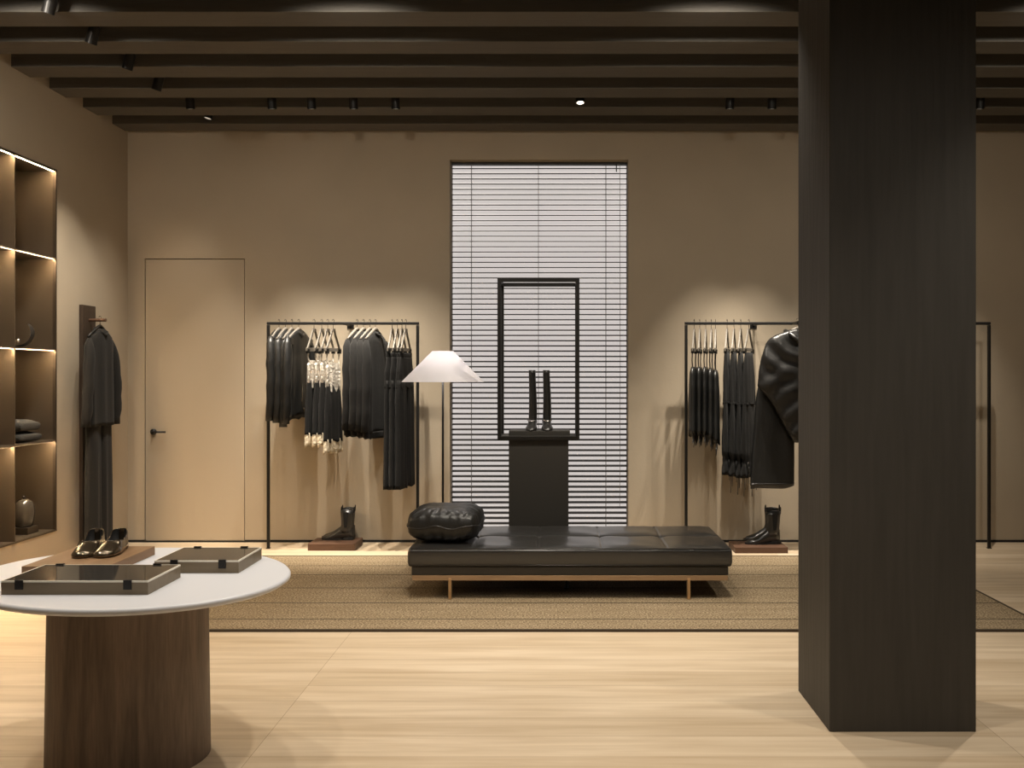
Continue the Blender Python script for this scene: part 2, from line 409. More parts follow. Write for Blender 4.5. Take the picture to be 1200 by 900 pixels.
# cushion
def cushion(a, c, h, seed):
    b = BM(); n = 60; rnd = random.Random(seed)
    from mathutils import noise
    def P(u, v, s):
        e = max(0, (1 - abs(u) ** 3.2)) * max(0, (1 - abs(v) ** 3.2))
        z = h * e ** .30
        x = a * u * (1 - .09 * v ** 6 * abs(u)); y = c * v * (1 - .09 * u ** 6 * abs(v))
        rim = max(abs(u), abs(v))
        ang = math.atan2(v, u)
        wr = .007 * max(0, rim - .45) * 1.8 * (math.sin(ang * 23 + 2 * noise.noise((u * 3, v * 3, seed))) * .6 + noise.noise((u * 9, v * 9, seed + s)))
        z = s * z + wr * (1 if e > .002 else 0) + .010 * noise.noise((u * 2.5, v * 2.5, seed * 2 + s)) * e
        z += .010 * math.sin(ang * 7 + 1) * rim ** 6
        return (x, y, z)
    for s in (1, -1):
        vs = [[b.verts.new(P(-1 + 2 * i / n, -1 + 2 * j / n, s)) for j in range(n + 1)] for i in range(n + 1)]
        for i in range(n):
            for j in range(n): b.faces.new((vs[i][j], vs[i + 1][j], vs[i + 1][j + 1], vs[i][j + 1]))
    bmesh.ops.remove_doubles(b, verts=b.verts[:], dist=.0008)
    rim = []
    m_ = 30
    for k in range(m_): rim.append(P(-1 + 2 * k / m_, -1, 1))
    for k in range(m_): rim.append(P(1, -1 + 2 * k / m_, 1))
    for k in range(m_): rim.append(P(1 - 2 * k / m_, 1, 1))
    for k in range(m_ + 1): rim.append(P(-1, 1 - 2 * k / m_, 1))
    return b, rim
cu = thing('leather_cushion', 'plump creased black leather cushion lying on the left end of the daybed', 'cushion', (PX(524, 6.25), 6.25, .467), math.radians(-3))
b, rim = cushion(.238, .27, .115, 3)
cb = obj('cover', b, 'leather_soft', cu, smooth=True)
b = BM(); tube(b, rim, .005, 6); obj('piping', b, 'leather', cu, smooth=True)

# ------------------------------------------------------------ pedestal vitrine
PY = 6.90; s = PY / F
pd = thing('display_plinth', 'dark charcoal plinth with a slim open black frame before the window', 'plinth', (PX(631.2, PY), PY, .012))
hw = 35.0 * s
obj('body', box(-hw, hw, .0, .36, 0, PZ(514.5, PY) - .012), 'plinth', pd, bevel=.002)
fx0, fx1 = PX(583.2, PY) - pd.location.x, PX(679, PY) - pd.location.x
fz0, fz1 = PZ(515.5, PY) - .012, PZ(326.5, PY) - .012
b = BM(); t = .027
for y0 in (-.03, .33):
    bx(b, fx0, fx0 + t, y0, y0 + t, fz0 + t, fz1 - t); bx(b, fx1 - t, fx1, y0, y0 + t, fz0 + t, fz1 - t)
    bx(b, fx0, fx1, y0, y0 + t, fz1 - t, fz1); bx(b, fx0, fx1, y0, y0 + t, fz0, fz0 + t)
for x0 in (fx0, fx1 - t):
    for z0 in (fz0, fz1 - t): bx(b, x0, x0 + t, -.03 + t, .33, z0, z0 + t)
obj('open_frame', b, 'black', pd, bevel=.0015)
obj('tray', box(fx0 + t + .001, fx1 - t - .001, -.02, .325, fz0 + .008, fz0 + .03), 'plinth', pd)
SZ = fz0 + .012 + .03
o = obj('riser', box(PX(596, PY), PX(668, PY), PY + .03, PY + .28, SZ, SZ + .036), 'plinth', bevel=.002)
tag(o, 'flat dark riser block under the tall boots inside the open black frame', 'riser')

# tall boots seen from the toe side
def footshell(b, L, W, hh, toe=.5, inst=.09, n=20, rows=22, heel=.0):
    """closed foot, toe towards -Y, heel at y=0..; returns nothing"""
    rings = []
    for k in range(rows + 1):
        t = k / rows; y = -L * t
        w = W / 2 * interp([(0, .0), (.03, .55), (.12, .78), (.3, .72), (.5, .80), (.7, 1.0), (.85, .92), (.95, .62), (1.0, .12)], t)[0] if True else 0
        w = max(w, .004)
        hz = interp([(0, hh * .75), (.1, hh), (.35, hh), (.5, hh * .75), (.65, hh * .5), (.8, hh * .36), (.93, hh * .27), (1, hh * .1)], t)[0]
        z0 = heel * max(0, 1 - t * 2.2)
        ring = []
        for i in range(n):
            a = 2 * PI * i / n; ca, sa = math.cos(a), math.sin(a)
            z = (hz / 2 + hz / 2 * math.copysign(abs(sa) ** .7, sa))
            ring.append((w * math.copysign(abs(ca) ** .8, ca) * (1 - .25 * max(0, sa)), y, z0 + z))
        rings.append(ring)
    loft(b, rings)
def tall_boot(loc, rz, label):
    t_ = thing('tall_boot', label, 'boot', loc, rz, 'tall boots on the plinth')
    b = BM(); footshell(b, .235, .092, .085, heel=.03); f = obj('foot', b, 'leather', t_, smooth=True)
    b = BM(); prof = [(.05, .033, .045), (.10, .033, .040), (.16, .032, .042), (.26, .030, .045), (.34, .028, .044), (.42, .027, .042), (.465, .027, .042)]
    rings = []
    for z, rx, ry in prof:
        for dz in ((0, .02) if z < .46 else (0,)):
            rings.append([(rx * math.cos(2 * PI * i / 24) + .004 * math.sin(z * 9), -.055 + ry * math.sin(2 * PI * i / 24), z + dz) for i in range(24)])
    rings.append([(.023 * math.cos(2 * PI * i / 24), -.055 + .038 * math.sin(2 * PI * i / 24), .465) for i in range(24)])
    rings.append([(.023 * math.cos(2 * PI * i / 24), -.055 + .038 * math.sin(2 * PI * i / 24), .38) for i in range(24)])
    loft(b, rings); obj('shaft', b, 'leather_soft', t_, smooth=True)
    b = BM(); bx(b, -.024, .024, -.07, -.012, 0, .03); obj('heel', b, 'insole', t_, bevel=.003)
    b = BM(); loft(b, [[(x, y, z) for x, y in ((-.03, -.19), (-.012, -.235), (.012, -.235), (.03, -.19), (.036, -.16), (.02, -.09), (-.02, -.09), (-.036, -.16))] for z in (0, .006)]); obj('sole', b, 'insole', t_)
    b = BM(); tube(b, [(-.036, -.10, .075), (-.02, -.125, .072), (0, -.132, .07), (.02, -.125, .072), (.036, -.10, .075)], .004, 6); o = obj('metal_bit', b, 'chrome', t_, smooth=True); o['label'] = 'silver bar across the instep'
    return t_
tall_boot((PX(624, 7.0), PY + .262, SZ + .036), math.radians(-3), 'tall black leather boot on the plinth, the left one of the pair')
tall_boot((PX(640, 7.0), PY + .262, SZ + .036), math.radians(3), 'tall black leather boot on the plinth, the right one of the pair')

# ------------------------------------------------------------ floor lamp
LY = 6.97; lx = PX(519, LY)
lp = thing('floor_lamp', 'floor lamp with a wide white cone shade on a thin dark pole', 'lamp', (lx, LY, .012))
b = BM(); lathe(b, [(.13, 0), (.13, .012), (.12, .016), (.012, .02)], n=48); obj('base', b, 'black', lp, smooth=False)
b = BM(); tube(b, [(0, 0, .015), (0, 0, 1.60)], .0085, 12); obj('pole', b, 'black', lp, smooth=True)
zb, zt = PZ(447.5, LY) - .012, PZ(411.5, LY) - .012; rb, rt = 48 * LY / F, 12.5 * LY / F
b = BM(); n = 160
loft(b, [[(r_ * math.cos(2 * PI * i / n), r_ * math.sin(2 * PI * i / n), z_) for i in range(n)] for r_, z_ in ((rb - .003, zb), (rb, zb), (rt, zt), (rt - .003, zt), (rb - .003, zb))], False, False)
bmesh.ops.remove_doubles(b, verts=b.verts[:], dist=.0001)
o = obj('lamp_shade', b, 'shade', lp, smooth=False); o['label'] = 'white cone shade'
b = BM(); lathe(b, [(rt - .002, zt - .004), (rt - .002, zt - .001)], n=40); obj('shade_cap', b, 'shade', lp)
b = BM(); lathe(b, [(.012, zb + .10), (.028, zb + .13), (.032, zb + .155), (.02, zb + .185), (.006, zb + .19)], n=24); obj('bulb', b, 'lens', lp, smooth=True)

# ------------------------------------------------------------ hangers and garments
RY = 7.72; RZ = PZ(379, RY)
def hook(b, z0=-.07):
    pts = [(0, 0, z0)] + [(0, 0, -.03), (0.0, 0, -.018)]
    for k in range(9):
        a = -PI / 3 + (PI + PI / 4) * k / 8
        pts.append((.0 + .017 * math.cos(a) * -1 * -1, 0, .002 + .017 * math.sin(a)))
    tube(b, pts, .0022, 6)
def coat_hanger(label, group):
    h = thing('coat_hanger', label, 'hanger', (0, 0, 0), 0, group)
    b = BM(); hook(b); obj('hook', b, 'black', h, smooth=True)
    b = BM(); pts = [(-.185, 0, -.155), (-.13, 0, -.125), (-.06, 0, -.088), (-.02, 0, -.068), (0, 0, -.062), (.02, 0, -.068), (.06, 0, -.088), (.13, 0, -.125), (.185, 0, -.155)]
    tube(b, pts, [.009, .011, .012, .013, .013, .013, .012, .011, .009], 10, flat=1.1); o = obj('shoulder_bar', b, 'hanger', h, smooth=True)
    return h
def clip_hanger(label, group):
    h = thing('clip_hanger', label, 'hanger', (0, 0, 0), 0, group)
    b = BM(); hook(b); obj('hook', b, 'black', h, smooth=True)
    b = BM()
    for s_ in (-1, 1):
        rings = []
        for t in range(9):
            u = t / 8; cx_ = s_ * (.015 + .105 * u ** 1.2); cz = -.066 - .185 * u
            w_ = .022
            rings.append([(cx_ - w_ / 2, -.006, cz), (cx_ + w_ / 2, -.006, cz), (cx_ + w_ / 2, .006, cz), (cx_ - w_ / 2, .006, cz)])
        loft(b, rings)
    bx(b, -.026, .026, -.0062, .0062, -.085, -.06)
    bx(b, -.131, .131, -.0055, .0055, -.255, -.225)
    obj('wooden_arms', b, 'hanger', h, bevel=.002)
    for s_ in (-1, 1):
        b = BM(); bx(b, s_ * .10 - .016, s_ * .10 + .016, -.012, .012, -.272, -.235); obj('clip', b, 'black', h, bevel=.002)
    return h
def sleeve(b, s_, w0, x1, z0, z1, r0, r1, yoff=0, fl=.55, bend=.02):
    pts, rr = [], []
    for k in range(13):
        u = k / 12; x = w0 + (x1 - w0) * u + bend * math.sin(u * PI); z = z0 + (z1 - z0) * u
        pts.append(Vector((s_ * x, yoff - .02 * math.sin(u * PI * .9) + .003 * math.sin(u * 22), z))); rr.append((r0 + (r1 - r0) * u) * (1 + .06 * math.sin(u * 25)) * min(1, .35 + 5 * u))
    rings = []
    for p, r_ in zip(pts, rr):
        rings.append([(p.x + r_ * math.cos(2 * PI * i / 16), p.y + r_ * fl * math.sin(2 * PI * i / 16), p.z) for i in range(16)])
    loft(b, rings)

def leather_jacket(label, group):
    g = thing('leather_jacket', label, 'jacket', (0, 0, 0), 0, group)
    b = BM(); drape(b, [(.075, .05, .030, 0, 0), (.10, .10, .034, 0, 0), (.15, .175, .036, 0, 0), (.30, .185, .037, 0, 0), (.55, .18, .035, 0, 0), (.70, .175, .034, 0, 0), (.80, .185, .038, 0, 0)], wave=.006, lam=.11, hem=.012); obj('body', b, 'leather_soft', g, smooth=True)
    for s_ in (-1, 1):
        b = BM(); sleeve(b, s_, .165, .205, -.135, -.86 if s_ < 0 else -.80, .048, .036, fl=.85); obj('sleeve', b, 'leather_soft', g, smooth=True)
    b = BM(); tube(b, [(-.05, .02, -.085), (-.04, -.028, -.10), (0, -.04, -.125), (.04, -.028, -.10), (.05, .02, -.085)], .014, 8); obj('collar', b, 'leather', g, smooth=True)
    b = BM(); bx(b, -.004, .004, -.035, -.029, -.78, -.16); o = obj('zip', b, 'chrome', g); o['label'] = 'silver zip'
    for s_ in (-1, 1):
        obj('shoulder_tab', box(s_ * .15 - .02, s_ * .15 + .02, -.036, -.02, -.20, -.145), 'leather', g, bevel=.004)
    b = BM(); bx(b, .012, .035, -.036, -.028, -.765, -.735); o = obj('buckle', b, 'chrome', g, bevel=.002); o['label'] = 'silver belt buckle'
    return g
def slip_dress(label, group):
    g = thing('slip_dress', label, 'dress', (0, 0, 0), 0, group)
    for s_ in (-1, 1):
        b = BM(); tube(b, [(s_ * .10, 0, -.255), (s_ * .105, .004, -.30), (s_ * .09, -.004, -.36)], .006, 6); obj('strap', b, 'sequin', g)
    b = BM(); drape(b, [(.33, .08, .012, 0, 0), (.37, .125, .018, 0, 0), (.46, .12, .020, 0, 0), (.54, .115, .018, 0, 0)], wave=.008, lam=.05, hem=.025, rows=16, n=60); o = obj('bodice', b, 'sequin', g, smooth=False); o['label'] = 'crumpled silvery top'
    b = BM(); drape(b, [(.50, .112, .016, 0, 0), (.60, .125, .020, 0, 0), (.80, .145, .022, 0, 0), (.96, .16, .023, 0, 0)], wave=.008, lam=.07, hem=.01); o = obj('skirt', b, 'cloth2', g, smooth=True); o['label'] = 'black skirt'
    b = BM(); drape(b, [(.94, .155, .019, 0, 0), (1.04, .162, .021, 0, 0)], wave=.010, lam=.035, hem=.02, rows=6, n=70); o = obj('hem', b, 'lace', g, smooth=True); o['label'] = 'cream lace hem'
    return g
def knit(label, group):
    g = thing('sweater', label, 'sweater', (0, 0, 0), 0, group)
    b = BM(); drape(b, [(.085, .055, .02, 0, 0), (.11, .10, .022, 0, 0), (.155, .18, .034, 0, 0), (.24, .205, .036, 0, 0), (.6, .215, .038, 0, 0), (.94, .215, .036, 0, 0)], wave=.006, lam=.12, hem=.008); o_ = obj('body', b, 'cloth', g, smooth=True)
    for s_ in (-1, 1):
        b = BM(); sleeve(b, s_, .185, .225, -.16, -.93, .05, .038, yoff=-.004, fl=.85); obj('sleeve', b, 'cloth', g, smooth=True)
    b = BM(); tube(b, [(-.06, .02, -.09), (-.045, -.024, -.105), (0, -.03, -.12), (.045, -.024, -.105), (.06, .02, -.09)], .010, 8); obj('collar', b, 'cloth', g, smooth=True)
    b = BM(); drape(b, [(.93, .216, .037, 0, 0), (.985, .205, .034, 0, 0)], wave=.007, lam=.05, rows=5); obj('hem_rib', b, 'cloth', g, smooth=True)
    return g
def trousers(label, group):
    g = thing('trousers', label, 'trousers', (0, 0, 0), 0, group)
    b = BM(); drape(b, [(.265, .13, .017, 0, 0), (.31, .13, .018, 0, 0)], wave=.0, rows=3); obj('waistband', b, 'cloth2', g, smooth=True)
    b = BM(); drape(b, [(.305, .13, .018, 0, 0), (.42, .155, .02, 0, 0), (.56, .165, .02, 0, 0)], wave=.005, lam=.1); obj('seat', b, 'cloth2', g, smooth=True)
    for s_ in (-1, 1):
        b = BM(); drape(b, [(.50, .078, .020, s_ * .08, 0), (.62, .082, .021, s_ * .085, 0), (.9, .080, .021, s_ * .085, 0), (1.2, .088, .022, s_ * .088, 0), (1.405, .102, .024, s_ * .09, 0)], wave=.006, lam=.08, ph=s_, hem=.008); obj('leg', b, 'cloth2', g, smooth=True)
    return g
def strap_top(label, group):
    g = thing('strap_top', label, 'top', (0, 0, 0), 0, group)
    for s_ in (-1, 1):
        b = BM(); tube(b, [(s_ * .10, 0, -.255), (s_ * .10, .003, -.33), (s_ * .085, 0, -.40)], .005, 6); obj('strap', b, 'leather', g)
    b = BM(); drape(b, [(.385, .09, .015, 0, 0), (.42, .135, .024, 0, 0), (.55, .145, .028, 0, 0), (.75, .14, .028, 0, 0), (.95, .15, .03, 0, 0)], wave=.008, lam=.06, hem=.03, sq=.8); obj('body', b, 'leather_soft', g, smooth=True)
    b = BM()
    rn = random.Random(4)
    for k in range(16):
        x = -.14 + .28 * k / 15; l = .05 + .07 * rn.random(); tube(b, [(x, -.006, -.93), (x + .004, -.01, -.96 - l * .5), (x + (rn.random() - .5) * .02, -.006, -.95 - l)], [.005, .004, .002], 5)
    obj('fringe', b, 'leather', g)
    return g
def tie_dress(label, group):
    g = thing('tie_hem_dress', label, 'dress', (0, 0, 0), 0, group)
    b = BM(); drape(b, [(.265, .105, .014, 0, 0), (.30, .125, .018, 0, 0), (.45, .15, .021, 0, 0), (.72, .175, .022, 0, 0)], wave=.007, lam=.09, rows=18); obj('bodice', b, 'cloth2', g, smooth=True)
    b = BM(); drape(b, [(.70, .175, .021, 0, 0), (.95, .20, .022, 0, 0), (1.13, .215, .024, 0, 0), (1.20, .175, .018, 0, 0), (1.22, .19, .02, 0, 0), (1.32, .215, .024, 0, 0)], wave=.010, lam=.07, ph=1, hem=.015, rows=30); obj('skirt', b, 'cloth2', g, smooth=True)
    b = BM(); drape(b, [(.698, .177, .0235, 0, 0), (.710, .178, .0235, 0, 0)], wave=.007, lam=.09, rows=2); obj('waist_seam', b, 'cloth2', g, smooth=True)
    b = BM()
    for x, l in ((-.12, .18), (.0, .30), (.03, .22), (.14, .26)):
        tube(b, [(x, -.024, -1.20), (x + .01, -.034, -1.28), (x - .005, -.03, -1.20 - l)], .0035, 6)
    for x in (-.12, .01, .14):
        pts = [(x + .022 * math.cos(a) , -.032, -1.235 + .04 * math.sin(a)) for a in [2 * PI * k / 12 for k in range(13)]]
        tube(b, pts, .003, 5)
    obj('hem_tie', b, 'leather', g, smooth=True)
    return g

def rack(name_label, px0, px1, bracket=True):
    x0, x1 = PX(px0, RY), PX(px1, RY)
    t_ = thing('clothes_rack', name_label, 'clothes rack', ((x0 + x1) / 2, RY, 0), 0, 'slim black clothes racks'); h_ = (x1 - x0) / 2; q = .012
    for s_ in (-1, 1):
        b = BM(); bx(b, s_ * h_ - q, s_ * h_ + q, -q, q, .002, RZ - .014); obj('post', b, 'black', t_, bevel=.003)
        b = BM(); bx(b, s_ * h_ - .016, s_ * h_ + .016, -.016, .016, 0, .006); obj('foot_pad', b, 'black', t_)
    b = BM(); bx(b, -h_ - q, h_ + q, -q, q, RZ - .012, RZ + .012); obj('rail', b, 'black', t_, bevel=.004)
    b = BM(); bx(b, -.01, .01, q, YB - RY - .002, RZ - .008, RZ + .008); bx(b, -.03, .03, YB - RY - .006, YB - RY, RZ - .03, RZ + .008); obj('wall_bracket', b, 'black', t_)
    return t_
rack('slim black metal clothes rack left of the window', 314.5, 489.5)
rack('slim black metal clothes rack right of the window, before the column', 804, 978)
rack('slim black metal clothes rack mostly behind the column, right post in view', 985, 1159)

def hang(maker, hmaker, specs, gname, glabels, hlabels, ggroup, hgroup):
    rv = random.Random(len(gname) + int(specs[0][0]))
    g0 = maker(glabels[0], ggroup); h0 = hmaker(hlabels[0], hgroup)
    for i, (px, deg, sc, dy) in enumerate(specs):
        loc = (PX(px, RY), RY + dy, RZ + .016); rz = math.radians(deg)
        if i == 0: h, g = h0, g0
        else:
            h = dup(h0, loc, rz, hlabels[i]); g = dup(g0, loc, rz, glabels[i])
        for o in (h, g): o.location = loc; o.rotation_euler = (0, 0, rz)
        g.scale = (1 + rv.uniform(-.06, .05), 1 + rv.uniform(-.08, .12), sc); g.rotation_euler.z += math.radians(rv.uniform(-3, 3)); g['label'] = glabels[i]; h['label'] = hlabels[i]
ORD4 = ['leftmost of four', 'second from left of four', 'third from left of four', 'rightmost of four']
ORD5 = ['leftmost of five', 'second from left of five', 'third from left of five', 'fourth from left of five', 'rightmost of five']
# negative angle: the garment's left half comes towards the viewer
hang(leather_jacket, coat_hanger, [(327, 86, .97, 0), (334.5, 85, .99, 0), (342, 84, 1.03, 0), (350, 78, 1.0, 0)], 'leather_jacket',
     ['black leather jacket with buckle, %s on the left rack' % s_ for s_ in ORD4], ['coat hanger under a leather jacket, %s on left rack' % s_ for s_ in ORD4],
     'leather jackets on the left rack', 'coat hangers of the leather jackets')
hang(slip_dress, clip_hanger, [(368, 76, 1.0, 0), (377, 77, 1.0, 0), (384, 76, 1.0, 0), (390.5, 74, 1.06, 0)], 'slip_dress',
     ['black slip dress with silvery crumpled top, %s on the left rack' % s_ for s_ in ORD4], ['grey wood clip hanger above a silvery top, %s on left rack' % s_ for s_ in ORD4],
     'slip dresses on the left rack', 'clip hangers of the slip dresses')
hang(knit, coat_hanger, [(418.5, 78, .98, 0), (426, 77, .98, 0), (433.5, 77, .99, 0), (440, 76, 1.0, 0)], 'sweater',
     ['matte black knitted top, %s hanging mid left rack' % s_ for s_ in ORD4], ['pale coat hanger of a matte black top, %s on left rack' % s_ for s_ in ORD4],
     'black knitted tops on the left rack', 'coat hangers of the knitted tops')
hang(trousers, clip_hanger, [(459.5, 83, 1.0, 0), (465.5, 83, 1.0, 0), (471, 82, 1.0, 0), (475.5, 79, 1.0, 0)], 'trousers',
     ['long black trousers, %s at the right end of the left rack' % s_ for s_ in ORD4], ['clip hanger holding long black trousers, %s on left rack' % s_ for s_ in ORD4],
     'trousers on the left rack', 'clip hangers of the trousers')
hang(strap_top, clip_hanger, [(813.5, 74, 1.0, 0), (820, 76, 1.0, 0), (827, 76, 1.0, 0), (833.5, 76, 1.03, 0), (838.5, 78, 1.07, 0)], 'strap_top',
     ['black strappy leather top with fringe, %s on the right rack' % s_ for s_ in ORD5], ['clip hanger above a fringed strappy top, %s on right rack' % s_ for s_ in ORD5],
     'strappy fringed tops on the right rack', 'clip hangers of the strappy tops')
hang(tie_dress, clip_hanger, [(852, 72, .97, 0), (860, 71, .98, 0), (868, 69, .99, 0), (877.5, 60, .99, 0)], 'tie_hem_dress',
     ['long black dress with tied hem, %s on the right rack' % s_ for s_ in ORD4], ['pale clip hanger holding a black tie-hem dress, %s on right rack' % s_ for s_ in ORD4],
     'tie hem dresses on the right rack', 'clip hangers of the tie hem dresses')

# face-out outfit at the right rack
b = BM(); gx = PX(936, 7.5); tube(b, [(gx, RY - .012, RZ), (gx, RY - .30, RZ)], .009, 12)
pg = thing('display_peg', 'face-out peg with pale wooden tip on the right rack beside the column', 'peg', (0, 0, 0))
obj('arm', b, 'black', pg, smooth=True)
b = BM(); tube(b, [(gx, RY - .30, RZ), (gx, RY - .335, RZ)], .016, 16); o = obj('wooden_tip', b, 'oak', pg, smooth=False); o['label'] = 'pale wooden tip'
h = coat_hanger('grey coat hanger on the face-out peg beside the column', None)
h.location = (gx, RY - .20, RZ + .012); h.rotation_euler = (0, 0, math.radians(8))
g = thing('draped_top', 'black satin draped top with wide sleeve hanging face-out beside the column', 'top', (gx, RY - .20, RZ + .012), math.radians(6))
def draped_top():
    b = BM(); rings = []; rows, n = 40, 70
    prof = [(.075, .07, .05), (.10, .13, .05), (.13, .22, .055), (.18, .27, .06), (.30, .31, .065), (.42, .335, .065), (.55, .345, .06), (.62, .27, .055), (.72, .20, .05), (.85, .13, .045), (.95, .075, .035), (1.01, .035, .02)]
    for k in range(rows + 1):
        t = .075 + (1.01 - .075) * k / rows; w, ht = interp(prof, t); s_ = k / rows; ring = []
        for i in range(n):
            a = 2 * PI * i / n; x = w * math.cos(a); y = ht * math.copysign(abs(math.sin(a)) ** .8, math.sin(a))
            if y < 0:   # cowl folds: nested U shapes on the front
                dist = math.hypot(x * 1.15, (t - .02)); y += .012 * math.sin(dist * 40) * min(1, (t - .07) * 8) * math.exp(-((t - .25) / .22) ** 2)
                y += .008 * math.sin((x * .8 + t * 1.1) * 30) * max(0, min(1, (t - .3) * 5))
            ring.append((x, y, -t))
        rings.append(ring)
    loft(b, rings); return b
obj('body', draped_top(), 'satin', g, smooth=True)
b = BM(); tube(b, [(-.10, .03, -.085), (-.08, -.05, -.12), (-.02, -.075, -.175), (.04, -.07, -.16), (.09, -.04, -.11), (.10, .03, -.085)], [.018, .022, .024, .024, .022, .018], 10); obj('cowl_neck', b, 'satin', g, smooth=True)
b = BM(); sleeve(b, 1, .26, .33, -.25, -.75, .07, .05); obj('sleeve', b, 'satin', g, smooth=True)
sk = thing('leather_skirt', 'black glossy leather skirt hanging under the draped top beside the column', 'skirt', (PX(909, 7.58), RY - .125, RZ), math.radians(8))
b = BM(); drape(b, [(.45, .15, .03, .02, .0), (.62, .165, .032, 0, 0), (.9, .175, .035, -.01, 0), (1.12, .185, .037, -.02, 0), (1.30, .19, .038, -.025, 0), (1.375, .188, .038, -.025, 0)], wave=.008, lam=.16, hem=.012, sq=.55, rows=30); obj('panel', b, 'leather_soft', sk, smooth=True)
b = BM(); drape(b, [(1.34, .192, .041, -.025, 0), (1.352, .192, .041, -.025, 0)], wave=.008, lam=.16, sq=.55, rows=2); obj('hem_stitching', b, 'leather_soft', sk, smooth=True)

# ------------------------------------------------------------ boots at floor
def chelsea(loc, rz, label, group, sc=1.0):
    t_ = thing('ankle_boot', label, 'boot', loc, rz, group); t_.scale = (sc, sc, sc)
    b = BM(); footshell(b, .30, .105, .125, heel=.02); obj('foot', b, 'leather', t_, smooth=True)
    rings = []
    for z, ry, yc in ((.07, .062, -.07), (.10, .060, -.068), (.14, .056, -.062), (.19, .058, -.060), (.24, .062, -.060), (.272, .064, -.060)):
        rings.append([(.046 * math.cos(2 * PI * i / 28), yc + ry * math.sin(2 * PI * i / 28), z + (.008 * math.cos(2 * PI * i / 28) ** 2 if z > .26 else 0)) for i in range(28)])
    for z in (.272, .2):
        rings.append([(.041 * math.cos(2 * PI * i / 28), -.06 + .058 * math.sin(2 * PI * i / 28), z) for i in range(28)])
    b = BM(); loft(b, rings); obj('shaft', b, 'leather', t_, smooth=True)
    for s_ in (-1, 1):
        b = BM(); loft(b, [[(s_ * .0465, -.035, .26), (s_ * .0465, -.085, .26), (s_ * .0475, -.075, .12), (s_ * .0475, -.05, .12)], [(s_ * .050, -.035, .26), (s_ * .050, -.085, .26), (s_ * .053, -.075, .12), (s_ * .053, -.05, .12)]]); obj('elastic_gore', b, 'cloth', t_)
    for yy in (.0, -.118):
        b = BM(); tube(b, [(-.008, yy, .25), (-.008, yy + .004, .295), (.0, yy + .004, .303), (.008, yy + .004, .295), (.008, yy, .25)], .005, 6); obj('pull_tab', b, 'cloth', t_)
    def out(z): return [(x, y, z) for x, y in ((-.028, -.005), (-.04, -.04), (-.034, -.12), (-.05, -.20), (-.05, -.24), (-.032, -.29), (0, -.306), (.032, -.29), (.05, -.24), (.05, -.20), (.034, -.12), (.04, -.04), (.028, -.005))]
    b = BM(); loft(b, [out(.006 - .006), out(.016)]); obj('sole', b, 'insole', t_)
    b = BM(); loft(b, [[(x * .9, y, z) for x, y in ((-.03, -.0), (-.042, -.04), (-.038, -.085), (.038, -.085), (.042, -.04), (.03, 0))] for z in (0, .03)]); obj('heel', b, 'insole', t_)
    return t_
def boot_base(x0, x1, y0, y1, h, label):
    return tag(obj('boot_stand', box(x0, x1, y0, y1, 0, h), 'redwood', bevel=.003), label, 'stand', 'low wooden boot stands')
def floory(py, h=0): return (EYE - h) * F / (py - CY)
yf = floory(645.5); boot_base(PX(360.5, yf), PX(416, yf), yf, yf + .30, .058, 'low reddish wooden stand under the black boot, left rack')
chelsea((PX(413, 7.75), 7.80, .058), math.radians(-96), 'matte black ankle boot on wooden stand under left rack, nearer of the pair', 'ankle boots under the left rack', .93)
chelsea((PX(414, 7.85), 7.915, .058), math.radians(-86), 'matte black ankle boot under left rack, behind the nearer boot of the pair', 'ankle boots under the left rack', .93)
yf = floory(648.5); boot_base(PX(861.5, yf), PX(923.5, yf), yf, yf + .29, .05, 'low reddish wooden stand under the glossy boot, right rack')
chelsea((PX(915, 7.65), 7.68, .05), math.radians(-84), 'glossy black ankle boot on wooden stand under right rack, nearer of the pair', 'ankle boots under the right rack', 1.0)
chelsea((PX(914, 7.78), 7.82, .05), math.radians(-92), 'glossy black ankle boot under right rack, behind the nearer boot of the pair', 'ankle boots under the right rack', 1.0)

# ------------------------------------------------------------ wall board with coat
bd = thing('wall_board', 'tall dark wooden board with a round peg fixed to the left wall', 'board', (XL, 7.29, 0))
zt_ = PZ(357, 7.19)
obj('panel', box(0, .03, -.10, .10, 0, zt_), 'postwood', bd, bevel=.002)
b = BM(); pz = PZ(375, 7.28); tube(b, [(.03, -.0, pz), (.165, -.0, pz)], .013, 16); obj('peg', b, 'redwood', bd, smooth=False)
hk = coat_hanger('black coat hanger on the peg of the wall board', None); hk.location = (XL + .115, 7.29, pz + .014); hk.rotation_euler = (0, 0, PI / 2)
for c in hk.children:
    if c.name.startswith('shoulder'):
        c.data = c.data.copy(); c.data.materials[0] = M['black']
ct = thing('long_coat', 'dark charcoal long-sleeved coat hanging on the left wall board', 'coat', (XL + .118, 7.29, pz + .014), PI / 2)
b = BM(); drape(b, [(.085, .05, .03, 0, 0), (.11, .08, .035, 0, 0), (.15, .16, .04, 0, 0), (.20, .185, .043, 0, 0), (.5, .19, .046, 0, 0), (.86, .20, .05, 0, 0)], wave=.008, lam=.14, hem=.004); obj('body', b, 'coat', ct, smooth=True)
for s_ in (-1, 1):
    b = BM(); sleeve(b, s_, .17, .235, -.165, -.86, .055, .045, fl=.75); obj('sleeve', b, 'coat', ct, smooth=True)
b = BM(); tube(b, [(-.05, .03, -.085), (-.045, -.03, -.11), (0, -.045, -.14), (.045, -.03, -.11), (.05, .03, -.085)], .012, 8); obj('collar', b, 'coat', ct, smooth=True)
tr_ = thing('wide_trousers', 'dark charcoal trousers hanging beneath the long coat on left wall', 'trousers', (XL + .112, 7.28, pz), PI / 2)
